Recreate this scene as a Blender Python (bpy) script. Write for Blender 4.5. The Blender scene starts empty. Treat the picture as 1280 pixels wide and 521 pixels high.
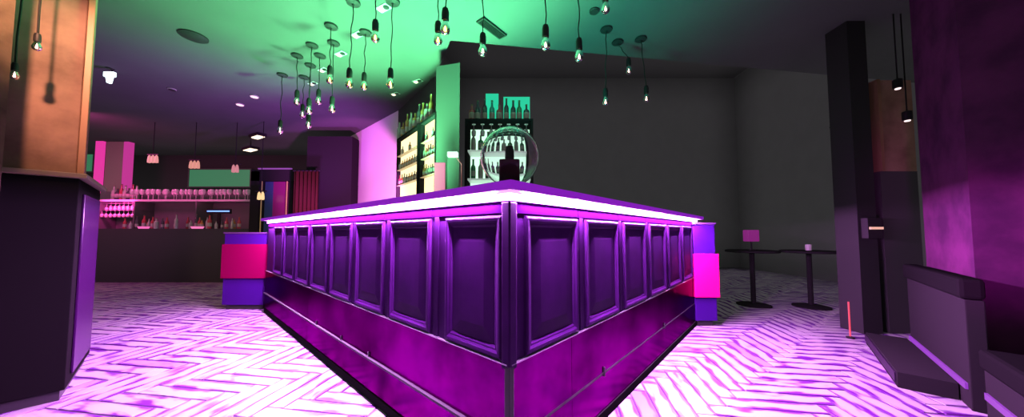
import bpy, math, random
from mathutils import Vector, Matrix
random.seed(7)
SC = bpy.context.scene
COL = SC.collection
PI = math.pi

# ------------------------------------------------------------------ camera model (real camera built at the end)
F, CX, CY, HOR, CZ = 383.0, 640.0, 272.0, 291.0, 1.0
PITCH = math.atan((HOR - CY) / F)
def ray(px, py):
    xc, yc = (px - CX) / F, (CY - py) / F
    return Vector((xc, math.cos(PITCH) - yc * math.sin(PITCH), math.sin(PITCH) + yc * math.cos(PITCH)))
def at_z(px, py, z):
    r = ray(px, py); t = (z - CZ) / r.z
    return Vector((r.x * t, r.y * t, z))
def at_y(px, py, y):
    r = ray(px, py); t = y / r.y
    return Vector((r.x * t, y, CZ + r.z * t))

# ------------------------------------------------------------------ materials
MATS = {}
def mat(name, col, rough=.6, metal=0., spec=.3, emit=None, es=0., trans=0., noise=None, bump=0., nscale=8., alpha=1., coat=0.):
    if name in MATS: return MATS[name]
    m = bpy.data.materials.new(name); m.use_nodes = True
    nt = m.node_tree; b = nt.nodes['Principled BSDF']
    b.inputs['Base Color'].default_value = (*col, 1)
    b.inputs['Roughness'].default_value = rough
    b.inputs['Metallic'].default_value = metal
    b.inputs['Specular IOR Level'].default_value = spec
    if spec < .03: b.inputs['IOR'].default_value = 1.02
    b.inputs['Transmission Weight'].default_value = trans
    b.inputs['Coat Weight'].default_value = coat
    if emit:
        b.inputs['Emission Color'].default_value = (*emit, 1)
        b.inputs['Emission Strength'].default_value = es
    if noise or bump:
        tc = nt.nodes.new('ShaderNodeTexCoord'); n = nt.nodes.new('ShaderNodeTexNoise')
        n.inputs['Scale'].default_value = nscale; n.inputs['Detail'].default_value = 6
        n.inputs['Roughness'].default_value = .6
        nt.links.new(tc.outputs['Object'], n.inputs['Vector'])
        if noise:
            r = nt.nodes.new('ShaderNodeValToRGB')
            r.color_ramp.elements[0].position = .35; r.color_ramp.elements[0].color = (*col, 1)
            r.color_ramp.elements[1].position = .65; r.color_ramp.elements[1].color = (*noise, 1)
            nt.links.new(n.outputs['Fac'], r.inputs['Fac']); nt.links.new(r.outputs['Color'], b.inputs['Base Color'])
        if bump:
            bp = nt.nodes.new('ShaderNodeBump'); bp.inputs['Strength'].default_value = bump
            bp.inputs['Distance'].default_value = .01
            nt.links.new(n.outputs['Fac'], bp.inputs['Height']); nt.links.new(bp.outputs['Normal'], b.inputs['Normal'])
    MATS[name] = m
    return m

BLK = mat('black paint', (.054, .051, .054), .8, spec=.1)
SOFT = mat('matt black plaster', (.075, .072, .075), .9, spec=.02, noise=(.08, .077, .08), nscale=3)
CEIL = mat('matt ceiling paint', (.038, .038, .039), .8, spec=.03, noise=(.043, .043, .044), nscale=1.4)
BAR = mat('dark violet bar lacquer', (.017, .0030, .032), .5, spec=.03, noise=(.026, .004, .048), nscale=5)
KICK = mat('dark polished kick plate', (.055, .001, .050), .22, metal=1., spec=.1, noise=(.20, .002, .17), nscale=2.2, bump=.12)
KICK.node_tree.nodes['Principled BSDF'].inputs['Specular Tint'].default_value = (.42, .01, .40, 1)
KICKEDGE = mat('dark anodised trim', (.018, .017, .02), .5, spec=.2)
MID = mat('dull black paint', (.028, .026, .028), .8, spec=.02)
DARK = mat('black lacquer', (.010, .009, .010), .6, spec=.015)
STEEL = mat('brushed steel', (.35, .33, .38), .3, metal=.8)
WOODTOP = mat('counter laminate', (.05, .02, .07), .5, spec=.3)
REDPANEL = mat('crimson painted board', (.42, .002, .09), .55, spec=.05)
VIOPANEL = mat('violet painted board', (.020, .002, .075), .5, spec=.05)
WHITE = mat('white paint', (.22, .2, .21), .7, spec=.1)
PINKWALL = mat('pale wall paint', (.42, .36, .40), .8, spec=.05)
COLUMN = mat('pale column paint', (.036, .036, .036), .55, spec=.3)
COPPER = mat('mottled copper plaster', (.060, .030, .021), .6, spec=.15, noise=(.15, .085, .064), nscale=2.2, bump=.2)
PATINA = mat('worn patina plaster', (.026, .007, .024), .6, spec=.02, noise=(.052, .011, .042), nscale=3.0, bump=.35)
CORD = mat('black cord', (.010, .010, .010), .7, spec=.05)
SOCK = mat('black bulb socket', (.010, .009, .010), .5, spec=.12)
FIL = mat('glowing filament', (1, .6, .2), emit=(1, .55, .2), es=14)
FILDIM = mat('dim filament', (1, .6, .3), emit=(1, .72, .6), es=5)
AMBER = mat('amber glass', (1, .72, .35), .05, trans=1., spec=.5)
CLEAR = mat('clear glass', (1, .93, .95), .03, trans=1., spec=.5)
ALU = mat('aluminium ring', (.45, .42, .42), .35, metal=.7)

def emis(name, col, s, stripes=None):
    return mat(name, (.02, .02, .02), .5, emit=col, es=s)

# thin glass for globe: clear, real bsdf
def globe_glass():
    m = bpy.data.materials.new('blown globe glass'); m.use_nodes = True
    b = m.node_tree.nodes['Principled BSDF']
    b.inputs['Base Color'].default_value = (.97, .93, .98, 1); b.inputs['Roughness'].default_value = .02
    b.inputs['Transmission Weight'].default_value = 1; b.inputs['IOR'].default_value = 1.45
    return m
GLOBE = globe_glass()

# ------------------------------------------------------------------ mesh helpers
class MB:
    def __init__(s): s.v = []; s.f = []; s.m = []
    def add(s, vs, fs, mi=0):
        o = len(s.v); s.v += [tuple(v) for v in vs]
        for f in fs: s.f.append(tuple(i + o for i in f)); s.m.append(mi)
        return s
    def box(s, x0, x1, y0, y1, z0, z1, mi=0, M=None):
        vs = [Vector((x, y, z)) for z in (z0, z1) for y in (y0, y1) for x in (x0, x1)]
        if M: vs = [M @ v for v in vs]
        return s.add(vs, [(0, 2, 3, 1), (4, 5, 7, 6), (0, 1, 5, 4), (2, 6, 7, 3), (0, 4, 6, 2), (1, 3, 7, 5)], mi)
    def hexa(s, b, t, mi=0):      # bottom quad (ccw), top quad
        return s.add(list(b) + list(t), [(3, 2, 1, 0), (4, 5, 6, 7), (0, 1, 5, 4), (1, 2, 6, 5), (2, 3, 7, 6), (3, 0, 4, 7)], mi)
    def prism(s, pts, z0, z1, mi=0):
        n = len(pts)
        vs = [Vector((p[0], p[1], z0)) for p in pts] + [Vector((p[0], p[1], z1)) for p in pts]
        return s.add(vs, [tuple(range(n))[::-1], tuple(range(n, 2 * n))] + [(i, (i + 1) % n, (i + 1) % n + n, i + n) for i in range(n)], mi)
    def lathe(s, prof, n=20, M=None, mi=0, caps=True):
        vs = []; fs = []
        for r, z in prof:
            for k in range(n):
                a = 2 * PI * k / n; vs.append(Vector((r * math.cos(a), r * math.sin(a), z)))
        for i in range(len(prof) - 1):
            for k in range(n):
                a, b = i * n + k, i * n + (k + 1) % n
                fs.append((a, b, b + n, a + n))
        if caps:
            fs.append(tuple(range(n))[::-1]); fs.append(tuple(range((len(prof) - 1) * n, len(prof) * n)))
        if M: vs = [M @ v for v in vs]
        return s.add(vs, fs, mi)
    def tube(s, pts, r, n=6, mi=0):
        pts = [Vector(p) for p in pts]; vs = []; fs = []
        for i, p in enumerate(pts):
            d = (pts[min(i + 1, len(pts) - 1)] - pts[max(i - 1, 0)]).normalized()
            a = d.orthogonal().normalized(); b = d.cross(a)
            if i and (a - pa).length > 1: a = pa - d * pa.dot(d); a.normalize(); b = d.cross(a)
            pa = a
            for k in range(n):
                q = 2 * PI * k / n; vs.append(p + r * (math.cos(q) * a + math.sin(q) * b))
        for i in range(len(pts) - 1):
            for k in range(n):
                fs.append((i * n + k, i * n + (k + 1) % n, (i + 1) * n + (k + 1) % n, (i + 1) * n + k))
        fs.append(tuple(range(n))[::-1]); fs.append(tuple(range((len(pts) - 1) * n, len(pts) * n)))
        return s.add(vs, fs, mi)
    def sphere(s, c, r, nu=16, nv=10, sz=1., mi=0):
        prof = [(max(r * math.sin(PI * i / nv), 1e-4), -r * sz * math.cos(PI * i / nv)) for i in range(nv + 1)]
        return s.lathe(prof, nu, Matrix.Translation(c), mi)
    def build(s, name, mats, parent=None, smooth=False, loc=None, bevel=0):
        me = bpy.data.meshes.new(name); me.from_pydata(s.v, [], s.f); me.update()
        if not isinstance(mats, (list, tuple)): mats = [mats]
        for m in mats: me.materials.append(m)
        me.polygons.foreach_set('material_index', s.m)
        if smooth:
            me.polygons.foreach_set('use_smooth', [True] * len(me.polygons))
        o = bpy.data.objects.new(name, me); COL.objects.link(o)
        if smooth and smooth != 'all':
            try:
                me.set_sharp_from_angle(angle=math.radians(40))
            except Exception: pass
        if parent: o.parent = parent
        if loc is not None: o.location = loc
        if bevel:
            md = o.modifiers.new('bevel', 'BEVEL'); md.width = bevel; md.segments = 2; md.limit_method = 'ANGLE'
        return o

def thing(name, label, cat, loc=(0, 0, 0), rz=0., group=None):
    o = bpy.data.objects.new(name, None); COL.objects.link(o)
    o.location = loc; o.rotation_euler = (0, 0, rz); o.empty_display_size = .1
    o['label'] = label; o['category'] = cat
    if group: o['group'] = group
    return o
def tag(o, label, cat, group=None, kind=None):
    o['label'] = label; o['category'] = cat
    if group: o['group'] = group
    if kind: o['kind'] = kind
    return o
def struct(o, label=None):
    o['kind'] = 'structure'
    if label: o['label'] = label
    return o
def dup(root, loc, rz=0., label=None, scale=None):
    r = root.copy(); COL.objects.link(r); r.location = loc; r.rotation_euler = (0, 0, rz)
    if scale: r.scale = scale
    if label: r['label'] = label
    for ch in list(root.children):
        c = ch.copy(); COL.objects.link(c); c.parent = r
        for g in list(ch.children):
            d = g.copy(); COL.objects.link(d); d.parent = c
    return r
ORD = ['first', 'second', 'third', 'fourth', 'fifth', 'sixth', 'seventh', 'eighth', 'ninth', 'tenth', 'eleventh', 'twelfth',
       'thirteenth', 'fourteenth', 'fifteenth', 'sixteenth', 'seventeenth', 'eighteenth', 'nineteenth', 'twentieth',
       'twenty-first', 'twenty-second', 'twenty-third', 'twenty-fourth', 'twenty-fifth', 'twenty-sixth', 'twenty-seventh', 'twenty-eighth']

# ------------------------------------------------------------------ directions: the bar stands at an angle to the room view
BC = Vector((-.01, 1.15, 0)); ANG = math.atan2(.745, .667)
UR = Vector((math.cos(ANG), math.sin(ANG), 0)); UL = Vector((-math.sin(ANG), math.cos(ANG), 0))

# ================================================================== SETTING
CH = 3.2
# floor base + herringbone planks
fl = MB().box(-14, 11, -3, 13, -.1, -.004).build('floor', mat('floor subbase', (.05, .045, .055), .8, spec=.1)); struct(fl)
def plank_material():
    m = bpy.data.materials.new('pale herringbone board'); m.use_nodes = True
    nt = m.node_tree; L = nt.links; b = nt.nodes['Principled BSDF']
    at = nt.nodes.new('ShaderNodeAttribute'); at.attribute_name = 'board'      # r: random tone, g: across, b: second random
    sep = nt.nodes.new('ShaderNodeSeparateColor'); L.new(at.outputs['Color'], sep.inputs['Color'])
    uv = nt.nodes.new('ShaderNodeUVMap'); uv.uv_map = 'grain'
    n1 = nt.nodes.new('ShaderNodeTexNoise'); n1.inputs['Scale'].default_value = 1.0; n1.inputs['Detail'].default_value = 2
    mp = nt.nodes.new('ShaderNodeMapping'); mp.inputs['Scale'].default_value = (5.0, 14.0, 1)
    L.new(uv.outputs['UV'], mp.inputs['Vector']); L.new(mp.outputs['Vector'], n1.inputs['Vector'])
    cr = nt.nodes.new('ShaderNodeValToRGB')
    cr.color_ramp.elements[0].position = .30; cr.color_ramp.elements[0].color = (0, 0, 0, 1)
    cr.color_ramp.elements[1].position = .41; cr.color_ramp.elements[1].color = (1, 1, 1, 1)
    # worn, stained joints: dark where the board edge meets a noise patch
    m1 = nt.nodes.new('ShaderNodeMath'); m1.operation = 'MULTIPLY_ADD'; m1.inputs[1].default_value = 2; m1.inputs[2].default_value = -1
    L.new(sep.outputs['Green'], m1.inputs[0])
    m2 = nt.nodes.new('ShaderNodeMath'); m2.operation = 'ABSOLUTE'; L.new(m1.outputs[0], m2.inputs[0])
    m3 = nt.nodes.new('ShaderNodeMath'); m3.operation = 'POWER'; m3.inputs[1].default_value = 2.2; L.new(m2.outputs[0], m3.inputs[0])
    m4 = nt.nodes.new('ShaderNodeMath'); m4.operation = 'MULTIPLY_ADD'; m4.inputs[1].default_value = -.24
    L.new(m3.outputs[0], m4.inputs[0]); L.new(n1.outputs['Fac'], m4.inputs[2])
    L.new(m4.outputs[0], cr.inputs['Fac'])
    tone = nt.nodes.new('ShaderNodeValToRGB')
    tone.color_ramp.interpolation = 'LINEAR'
    tone.color_ramp.elements[0].position = 0; tone.color_ramp.elements[0].color = (.10, .08, .115, 1)
    e = tone.color_ramp.elements.new(.15); e.color = (.17, .155, .175, 1)
    tone.color_ramp.elements[-1].position = 1; tone.color_ramp.elements[-1].color = (.19, .175, .19, 1)
    L.new(sep.outputs['Red'], tone.inputs['Fac'])
    mx = nt.nodes.new('ShaderNodeMix'); mx.data_type = 'RGBA'
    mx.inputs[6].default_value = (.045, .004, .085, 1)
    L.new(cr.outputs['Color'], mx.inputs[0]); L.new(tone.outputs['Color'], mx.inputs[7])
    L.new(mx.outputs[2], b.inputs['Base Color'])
    b.inputs['Roughness'].default_value = .38; b.inputs['Specular IOR Level'].default_value = .35
    return m
def herringbone(ang, w, k, x0, x1, y0, y1):
    L_ = w * k; me = bpy.data.meshes.new('floor_boards'); vs = []; fs = []; cols = []; uvs = []
    ca, sa = math.cos(ang), math.sin(ang); g = .004; bv = .004
    rng = random.Random(3)
    def board(ax, ay, dx, dy):
        # lower corner (ax, ay), size dx, dy in pattern space
        cx, cy = ax + dx / 2, ay + dy / 2
        X, Y = cx * ca - cy * sa, cx * sa + cy * ca
        if not (x0 < X < x1 and y0 < Y < y1): return
        o = len(vs); zt = rng.uniform(-.0008, .0008)
        for inset, z in ((g, -.004), (g + bv * .3, zt - .001), (g + bv, zt)):
            for (px, py) in ((ax + inset, ay + inset), (ax + dx - inset, ay + inset), (ax + dx - inset, ay + dy - inset), (ax + inset, ay + dy - inset)):
                vs.append((px * ca - py * sa, px * sa + py * ca, z))
        q = rng.random(); r2 = rng.random() * 50; r3 = rng.random() * 50
        ff = [(o + 8, o + 9, o + 10, o + 11)]
        for lv in (0, 4):
            for i in range(4): ff.append((o + lv + i, o + lv + (i + 1) % 4, o + lv + 4 + (i + 1) % 4, o + lv + 4 + i))
        for f in ff:
            fs.append(f)
            for vi in f:
                j = (vi - o) % 4; u = (0, 1, 1, 0)[j]; v = (0, 0, 1, 1)[j]
                if dx < dy: u, v = v, u
                cols.append((q, v, 0, 1)); uvs.append((u * L_ + r2, v * w + r3))
    N = int(24 / w)
    # classic k:1 herringbone
    for i in range(-N, N):
        for j in range(-N // k - 2, N // k + 2):
            ox = i * w + j * 2 * L_ * .5 * 2 / 2; 
            # horizontal boards: step (w, w), columns repeat every 2L along x
            hx, hy = i * w + j * 2 * L_, i * w
            board(hx, hy, L_, w)
            board(hx - w, hy, w, L_)
    me.from_pydata(vs, [], fs); me.update()
    ca_ = me.color_attributes.new('board', 'FLOAT_COLOR', 'CORNER')
    ca_.data.foreach_set('color', [c for q in cols for c in q])
    ul = me.uv_layers.new(name='grain'); ul.data.foreach_set('uv', [c for q in uvs for c in q])
    me.materials.append(plank_material())
    o = bpy.data.objects.new('floor_boards', me); COL.objects.link(o); o.parent = fl
    return o
herringbone(math.radians(-9), .105, 5, -10, 7, .2, 8.5)



# back boundary of the green ceiling: pink wall, cabinet wall, bulkhead
P1 = at_z(437, 171, CH); P2 = at_z(498, 138, CH); P3 = at_z(544, 96, CH); P4 = at_z(563, 50.5, CH); P5a = at_z(700, 63, CH)
P5 = P4 + (P5a - P4).normalized() * 9
def wallseg(name, A, B, z0, z1, m, th=.15, back=None):
    d = (B - A); d.z = 0; n = Vector((-d.y, d.x, 0)).normalized() * th
    if n.y < 0: n = -n
    pts = [A, B, B + n, A + n]
    return MB().prism(pts, z0, z1).build(name, m)
struct(wallseg('wall_pink', P1, P2, 0, CH, PINKWALL), 'pink-lit wall behind the bar')
# dark cabinet wall between pink wall and column, dark back wall
struct(wallseg('wall_cabinet', P2, P3, 0, CH, mat('black cabinet back', (.035, .034, .036), .9, spec=.05)))
SZ = 2.96
PR = P4 + (P5a - P4) * ((6.6 - P4.x) / (P5a.x - P4.x))
struct(MB().prism([(-14, -3), (6.6, -3), PR.xy, P4.xy, P3.xy, P2.xy, P1.xy, (P1.x, 8.75), (-14, 8.75)], CH, CH + .1).build('ceiling', CEIL), 'painted ceiling lit green and violet')
# beyond its edge the room rises into darkness
HZ = 5.6
struct(MB().prism([P4.xy, PR.xy, (6.6, 9), (-2, 9), (-2, P3.y), P3.xy], HZ, HZ + .1).build('ceiling_high', BLK))
struct(MB().prism([(-2.1, 8.9), (6.7, 8.9), (6.7, 9.05), (-2.1, 9.05)], 0, HZ).build('wall_back', SOFT))
struct(MB().prism([P2.xy + Vector((.13, .13)), (-1.6, 9), (-1.75, 9), P2.xy], CH, HZ).build('wall_upper', BLK))
# outer dark walls of the wider room
struct(MB().box(-14, -3.6, 8.6, 8.75, 0, CH).build('wall_far', MID))
struct(wallseg('wall_side', P1 + Vector((.12, 0, 0)), Vector((P1.x - .1, 8.7, 0)), 0, CH, DARK))
struct(MB().box(6.61, 6.75, -2, 9.0, 0, HZ).build('wall_right', SOFT))

# green column under the bulkhead
ca, cb = at_y(545.5, 80, 3.52), at_y(575, 72, 3.44)
cl = MB(); ca.z = cb.z = 0
n = Vector((-.10, .42, 0))
cl.prism([ca, cb, cb + n, ca + n], 0, SZ)
struct(cl.build('trim_column', COLUMN), 'square column catching green light at its top')

# ================================================================== BAR COUNTER
bar = thing('bar_counter', 'long L-shaped bar counter with panelled front and glowing purple edge', 'bar counter', BC, ANG)
LL, LR, LC = 4.2, 2.97, 3.22
def S(side, t0, t1, o0, o1, z0, z1):          # a box on one face: along t, outward o
    if side == 'R': return (t0, t1, -o1, -o0, z0, z1)
    return (-o1, -o0, t0, t1, z0, z1)
W = .58
b = MB().prism([(0, 0), (LR, 0), (LR, W), (W, W), (W, LL), (0, LL)], .05, 1.12)
b.build('body', BAR, bar)
b = MB().prism([(-.07, -.07), (LC, -.07), (LC, W + .03), (W + .03, W + .03), (W + .03, LL + .05), (-.07, LL + .05)], 1.152, 1.186)
b.build('countertop', WOODTOP, bar, bevel=.004)
MB().box(-.0725, LC + .001, -.0725, -.0703, 1.154, 1.184).box(-.0725, -.0703, -.0703, LL + .051, 1.154, 1.184).build('edge_glow', emis('violet edge bloom', (.26, .004, .56), .8), bar)  # violet bloom over the light strip, put in as an emissive band
LED = emis('purple light strip', (.66, .16, 1.0), 26)
for side, Ln in (('R', LR), ('L', LL)):
    MB().box(*S(side, -.012 if side == 'R' else .004, (LC - .02 if side == 'R' else Ln + .02), 0.001, .011, 1.123, 1.1500)).build('light_strip', LED, bar)
# frieze boards with joints
for side, Ln in (('R', LR), ('L', LL)):
    t = .012
    while t < Ln - .05:
        t1 = min(t + .49, Ln)
        MB().box(*S(side, t + .002, t1 - .002, 0.0005, .005, 1.075, 1.119)).build('frieze_board', mat('frieze lacquer', (.014, .0014, .025), .6, spec=.02), bar, bevel=.0015)
        t = t1
# corner post
MB().box(-.014, .03, -.014, .03, .5, 1.118).build('corner_post', BAR, bar, bevel=.006)
# panels: raised picture-frame mouldings over a recessed field
def panel(side, t0, t1, z0, z1):
    m = MB()
    def P(t, o, z): return Vector((t, -o, z)) if side == 'R' else Vector((-o, t, z))
    w, h = .045, .014
    # profile across the moulding from outside in: rises steeply, rounds, falls to the field
    prof = [(0, 0), (0.002, h * .75), (.010, h), (.020, h * .95), (.030, h * .55), (.036, h * .5), (w, .001)]
    rings = []
    for d, o in prof:
        rings.append([P(t0 + d, o, z0 + d), P(t1 - d, o, z0 + d), P(t1 - d, o, z1 - d), P(t0 + d, o, z1 - d)])
    vs = [v for r in rings for v in r]; fs = []
    for i in range(len(rings) - 1):
        for k in range(4):
            a, b_, c, d_ = i * 4 + k, i * 4 + (k + 1) % 4, (i + 1) * 4 + (k + 1) % 4, (i + 1) * 4 + k
            fs.append((a, b_, c, d_) if side == 'R' else (d_, c, b_, a))
    m.add(vs, fs)
    # centre field with slightly raised fielded centre (sloped margins)
    q = w + .004; s = .055; hh = .006
    r0 = [P(t0 + q, .0008, z0 + q), P(t1 - q, .0008, z0 + q), P(t1 - q, .0008, z1 - q), P(t0 + q, .0008, z1 - q)]
    r1 = [P(t0 + q + s, hh, z0 + q + s), P(t1 - q - s, hh, z0 + q + s), P(t1 - q - s, hh, z1 - q - s), P(t0 + q + s, hh, z1 - q - s)]
    fs = [(k, (k + 1) % 4, 4 + (k + 1) % 4, 4 + k) for k in range(4)] + [(4, 5, 6, 7)]
    if side == 'L': fs = [f[::-1] for f in fs]
    m.add(r0 + r1, fs)
    m.build('door_panel', BAR, bar)
for k in range(7):
    t0 = .085 + .487 * k if k < 6 else 2.99
    if t0 + .40 < LR: panel('R', t0, t0 + .405, .525, 1.068)
for k in range(9):
    t0 = .045 + .482 * k
    if t0 < .05: panel('L', .03, .385, .525, 1.068)
    elif t0 + .4 < LL: panel('L', t0 - .02, t0 + .385, .525, 1.068)
# pilasters between the panels
for k in range(8):
    t0 = .085 + .487 * k - .041
    if k and t0 < LR - .1: MB().box(*S('R', t0 - .017, t0 + .017, 0, .005, .52, 1.074)).build('stile', BAR, bar, bevel=.002)
for k in range(1, 9):
    t0 = .025 + .482 * k - .045
    if t0 < LL - .1: MB().box(*S('L', t0 - .017, t0 + .017, 0, .005, .52, 1.074)).build('stile', BAR, bar, bevel=.002)
# kick plates: upper and lower sheets, joint rail and toe strip
for side, Ln in (('R', LR), ('L', LL)):
    js = [0.012] + ([.42, 1.9, Ln] if side == 'R' else [2.4, Ln])
    for a, c in zip(js[:-1], js[1:]):
        MB().box(*S(side, a + .0015, c - .0015, 0, .010, .248, .515)).build('kick_plate', KICK, bar)
        MB().box(*S(side, a + .0015, c - .0015, 0, .010, .045, .236)).build('kick_plate', KICK, bar)
    MB().box(*S(side, 0.0, Ln, 0, .026 if side == 'L' else .012, .2365, .2475)).build('kick_rail', KICKEDGE, bar)
    MB().box(*S(side, 0.0, Ln, 0, .016, 0.001, .05)).build('toe_strip', DARK, bar)
    MB().box(*S(side, 0.0, Ln, 0.0, .014, .5155, .5205)).build('kick_trim', STEEL, bar)
MB().box(-.014, .012, -.014, .012, 0.02, .515).build('corner_trim', KICKEDGE, bar, bevel=.003)
for side, ts in (('L', (1.6, 2.15, 1.15)), ('R', (.75, 1.85))):
    for t in ts:
        MB().box(*S(side, t - .003, t + .003, .010, .018, .225, .275)).build('rail_bracket', KICKEDGE, bar)

# end cabinets of the bar
def end_cabinet(red, label, cx0, cx1, y, zt, zb0, zb1, dep, pr):
    A = Vector((cx0, y, 0))
    t = thing('end_cabinet', label, 'cabinet', A, 0, None)
    w = cx1 - cx0
    MB().box(0, w, 0, dep, .06, zt).build('body', VIOPANEL, t, bevel=.004)
    MB().box(.03, w - .03, .03, dep, 0, .06).build('plinth', KICKEDGE, t)
    MB().box(-.012, w + pr, -.025, dep - .02, zb0, zb1).build('front_board', red, t, bevel=.003)
    MB().box(-.01, w + .01, -.012, dep, zt, zt + .02).build('top', WOODTOP, t, bevel=.003)
    return t
a0 = at_y(277, 383, 4.05); a1 = at_y(329, 383, 4.05)
sc = 4.05 / F
end_cabinet(mat('shaded crimson board', (.085, .0005, .022), .55, spec=.02), 'wide crimson and violet cabinet closing the left end of the bar', a0.x, a1.x, 4.05, 1 - 1 * sc, 1 - 56 * sc, 1 - 14 * sc, .4, .05)  # same crimson board, its weaker light put into a darker colour
a0 = at_y(870, 400, 3.33); a1 = at_y(897, 400, 3.33); sc = 3.33 / F
end_cabinet(REDPANEL, 'narrow pink and violet cabinet closing the right end of the bar', a0.x, a1.x, 3.33, 1 + 10.5 * sc, 1 - 79 * sc, 1 - 26 * sc, .3, .02)

# ================================================================== GLOBE on the counter corner
G = at_y(637.5, 196, 1.30); r = 37.5 / F * 1.30
gt = thing('glass_globe', 'round clear glass globe standing on the corner of the bar', 'glass globe', (G.x, G.y, 1.187))
prof = []
zc = G.z - 1.187
a_open = .02
ro, ri = r, r - .004
zc = max(zc, ro * math.cos(.5))
pts_o = [(ro * math.sin(a), zc - ro * math.cos(a)) for a in [i * (PI - a_open) / 26 + 0.0 for i in range(27)]]
base_r = .05
pts_o = [(max(p[0], .001), max(p[1], 0.0)) for p in pts_o]
top = pts_o[-1]
pts_i = [(ri * math.sin(a), zc - ri * math.cos(a)) for a in [(PI - a_open) - i * (PI - a_open) / 26 for i in range(27)]]
pts_i = [(max(p[0], .001), max(p[1], 0.004)) for p in pts_i]
MB().lathe(pts_o + [(top[0], top[1] - .002)] + pts_i, 48).build('bowl', GLOBE, gt, smooth='all')
bm_ = thing('squat_bottle', 'dark red square bottle with a tall neck inside the glass globe', 'bottle', (G.x - .002, G.y, 1.1925))
MB().box(-.043, .043, -.03, .03, 0, .118).build('body', mat('deep red glass', (.20, .02, .05), .3), bm_, bevel=.006)
MB().lathe([(.020, .118), (.019, .165), (.016, .17), (.016, .178)], 16).build('neck', mat('dark neck foil', (.07, .03, .05), .4), bm_, smooth=True)

# ================================================================== BOTTLES AND GLASSES
BOTTLE_M = {
    'green': mat('green bottle glass', (.03, .12, .06), .15, spec=.6),
    'dark': mat('dark bottle glass', (.04, .035, .045), .15, spec=.6),
    'amber': mat('amber bottle glass', (.22, .11, .03), .15, spec=.6),
    'clear': mat('pale bottle glass', (.22, .22, .20), .1, spec=.6),
    'red': mat('red bottle glass', (.22, .03, .04), .15, spec=.6),
    'teal': mat('teal bottle glass', (.03, .16, .14), .15, spec=.6)}
LABEL_M = mat('bottle paper label', (.20, .19, .17), .7)
CAP_M = mat('bottle cap', (.12, .09, .05), .4, metal=.5)
shapes = [
    [(.030, 0), (.037, .004), (.037, .17), (.033, .195), (.016, .225), (.014, .29), (.016, .292), (.016, .305), (.001, .306)],
    [(.034, 0), (.041, .004), (.041, .14), (.038, .165), (.015, .185), (.013, .235), (.015, .237), (.015, .25), (.001, .251)],
    [(.026, 0), (.031, .004), (.033, .20), (.028, .22), (.013, .25), (.012, .32), (.014, .322), (.014, .333), (.001, .334)]]
BP = {}
def bottle(kind, shape, loc, label, group, s=1., simple=False):
    key = (kind, shape, simple)
    if key in BP:
        o = dup(BP[key], loc, 0, label); o.scale = (s, s, s); o['group'] = group
        return o
    t = thing('bottle', label, 'bottle', loc, 0, group); t.scale = (s, s, s)
    p = shapes[shape]
    MB().lathe(p[:6], 14).build('glass_body', BOTTLE_M[kind], t, smooth=True)
    MB().lathe(p[5:], 12).build('cap', CAP_M, t, smooth=True)
    rr = p[2][0] + .001
    MB().lathe([(rr, .05), (rr, .13)], 14, caps=False).build('paper_label', LABEL_M, t, smooth=True)
    BP[key] = t
    return t
GLP = {}
GLM = mat('frosted pink-catching glassware', (.30, .26, .28), .2, spec=.7)
def wineglass(loc, label, group, s=1., cat='wine glass'):
    if 'g' in GLP:
        o = dup(GLP['g'], loc, 0, label); o.scale = (s,) * 3; o['group'] = group; return o
    t = thing('wine_glass', label, cat, loc, 0, group); t.scale = (s,) * 3
    MB().lathe([(.034, 0), (.034, .003), (.005, .008), (.0045, .09)], 12).build('stem', GLM, t, smooth=True)
    MB().lathe([(.006, .09), (.030, .105), (.040, .135), (.038, .175), (.032, .20), (.030, .20), (.036, .173), (.037, .136), (.028, .108), (.004, .095)], 14).build('bowl', GLM, t, smooth=True)
    GLP['g'] = t
    return t

# --- back bar shelf unit, seen above the corner of the counter
YB = 3.95; sc = YB / F
def bx_(px): return (px - CX) * sc
def bz_(py): return at_y(640, py, YB).z
bs = thing('backbar_shelf', 'black framed backlit bottle shelf behind the corner of the bar', 'shelf', (bx_(624.5), YB, 0))
X0, X1 = bx_(583) - bx_(624.5), bx_(664) - bx_(624.5)
zt, zb = bz_(151), .9
GLOWG = emis('pale green backlight', (.55, 1.0, .68), 1.5)
GLOWT = emis('green backlight', (.02, .62, .34), 1.0)
fr = MB()
fr.box(X0 - .03, X0, 0, .34, 0, zt); fr.box(X1, X1 + .03, 0, .34, 0, zt); fr.box(X0, X1, 0, .34, 0, zb)
fr.box(X0 - .03, X1 + .03, 0, .36, zt, zt + .03)
fr.build('frame', DARK, bs)
MB().box(X0, X1, .345, .36, zb, zt).build('backlit_panel', GLOWG, bs)
shz = [bz_(186), bz_(222)]
for z in shz: MB().box(X0 + .002, X1 - .002, .05, .34, z - .022, z).build('glass_shelf', mat('lit shelf glass', (.5, .5, .5), .3, emit=(.8, 1, .9), es=.25), bs)
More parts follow.
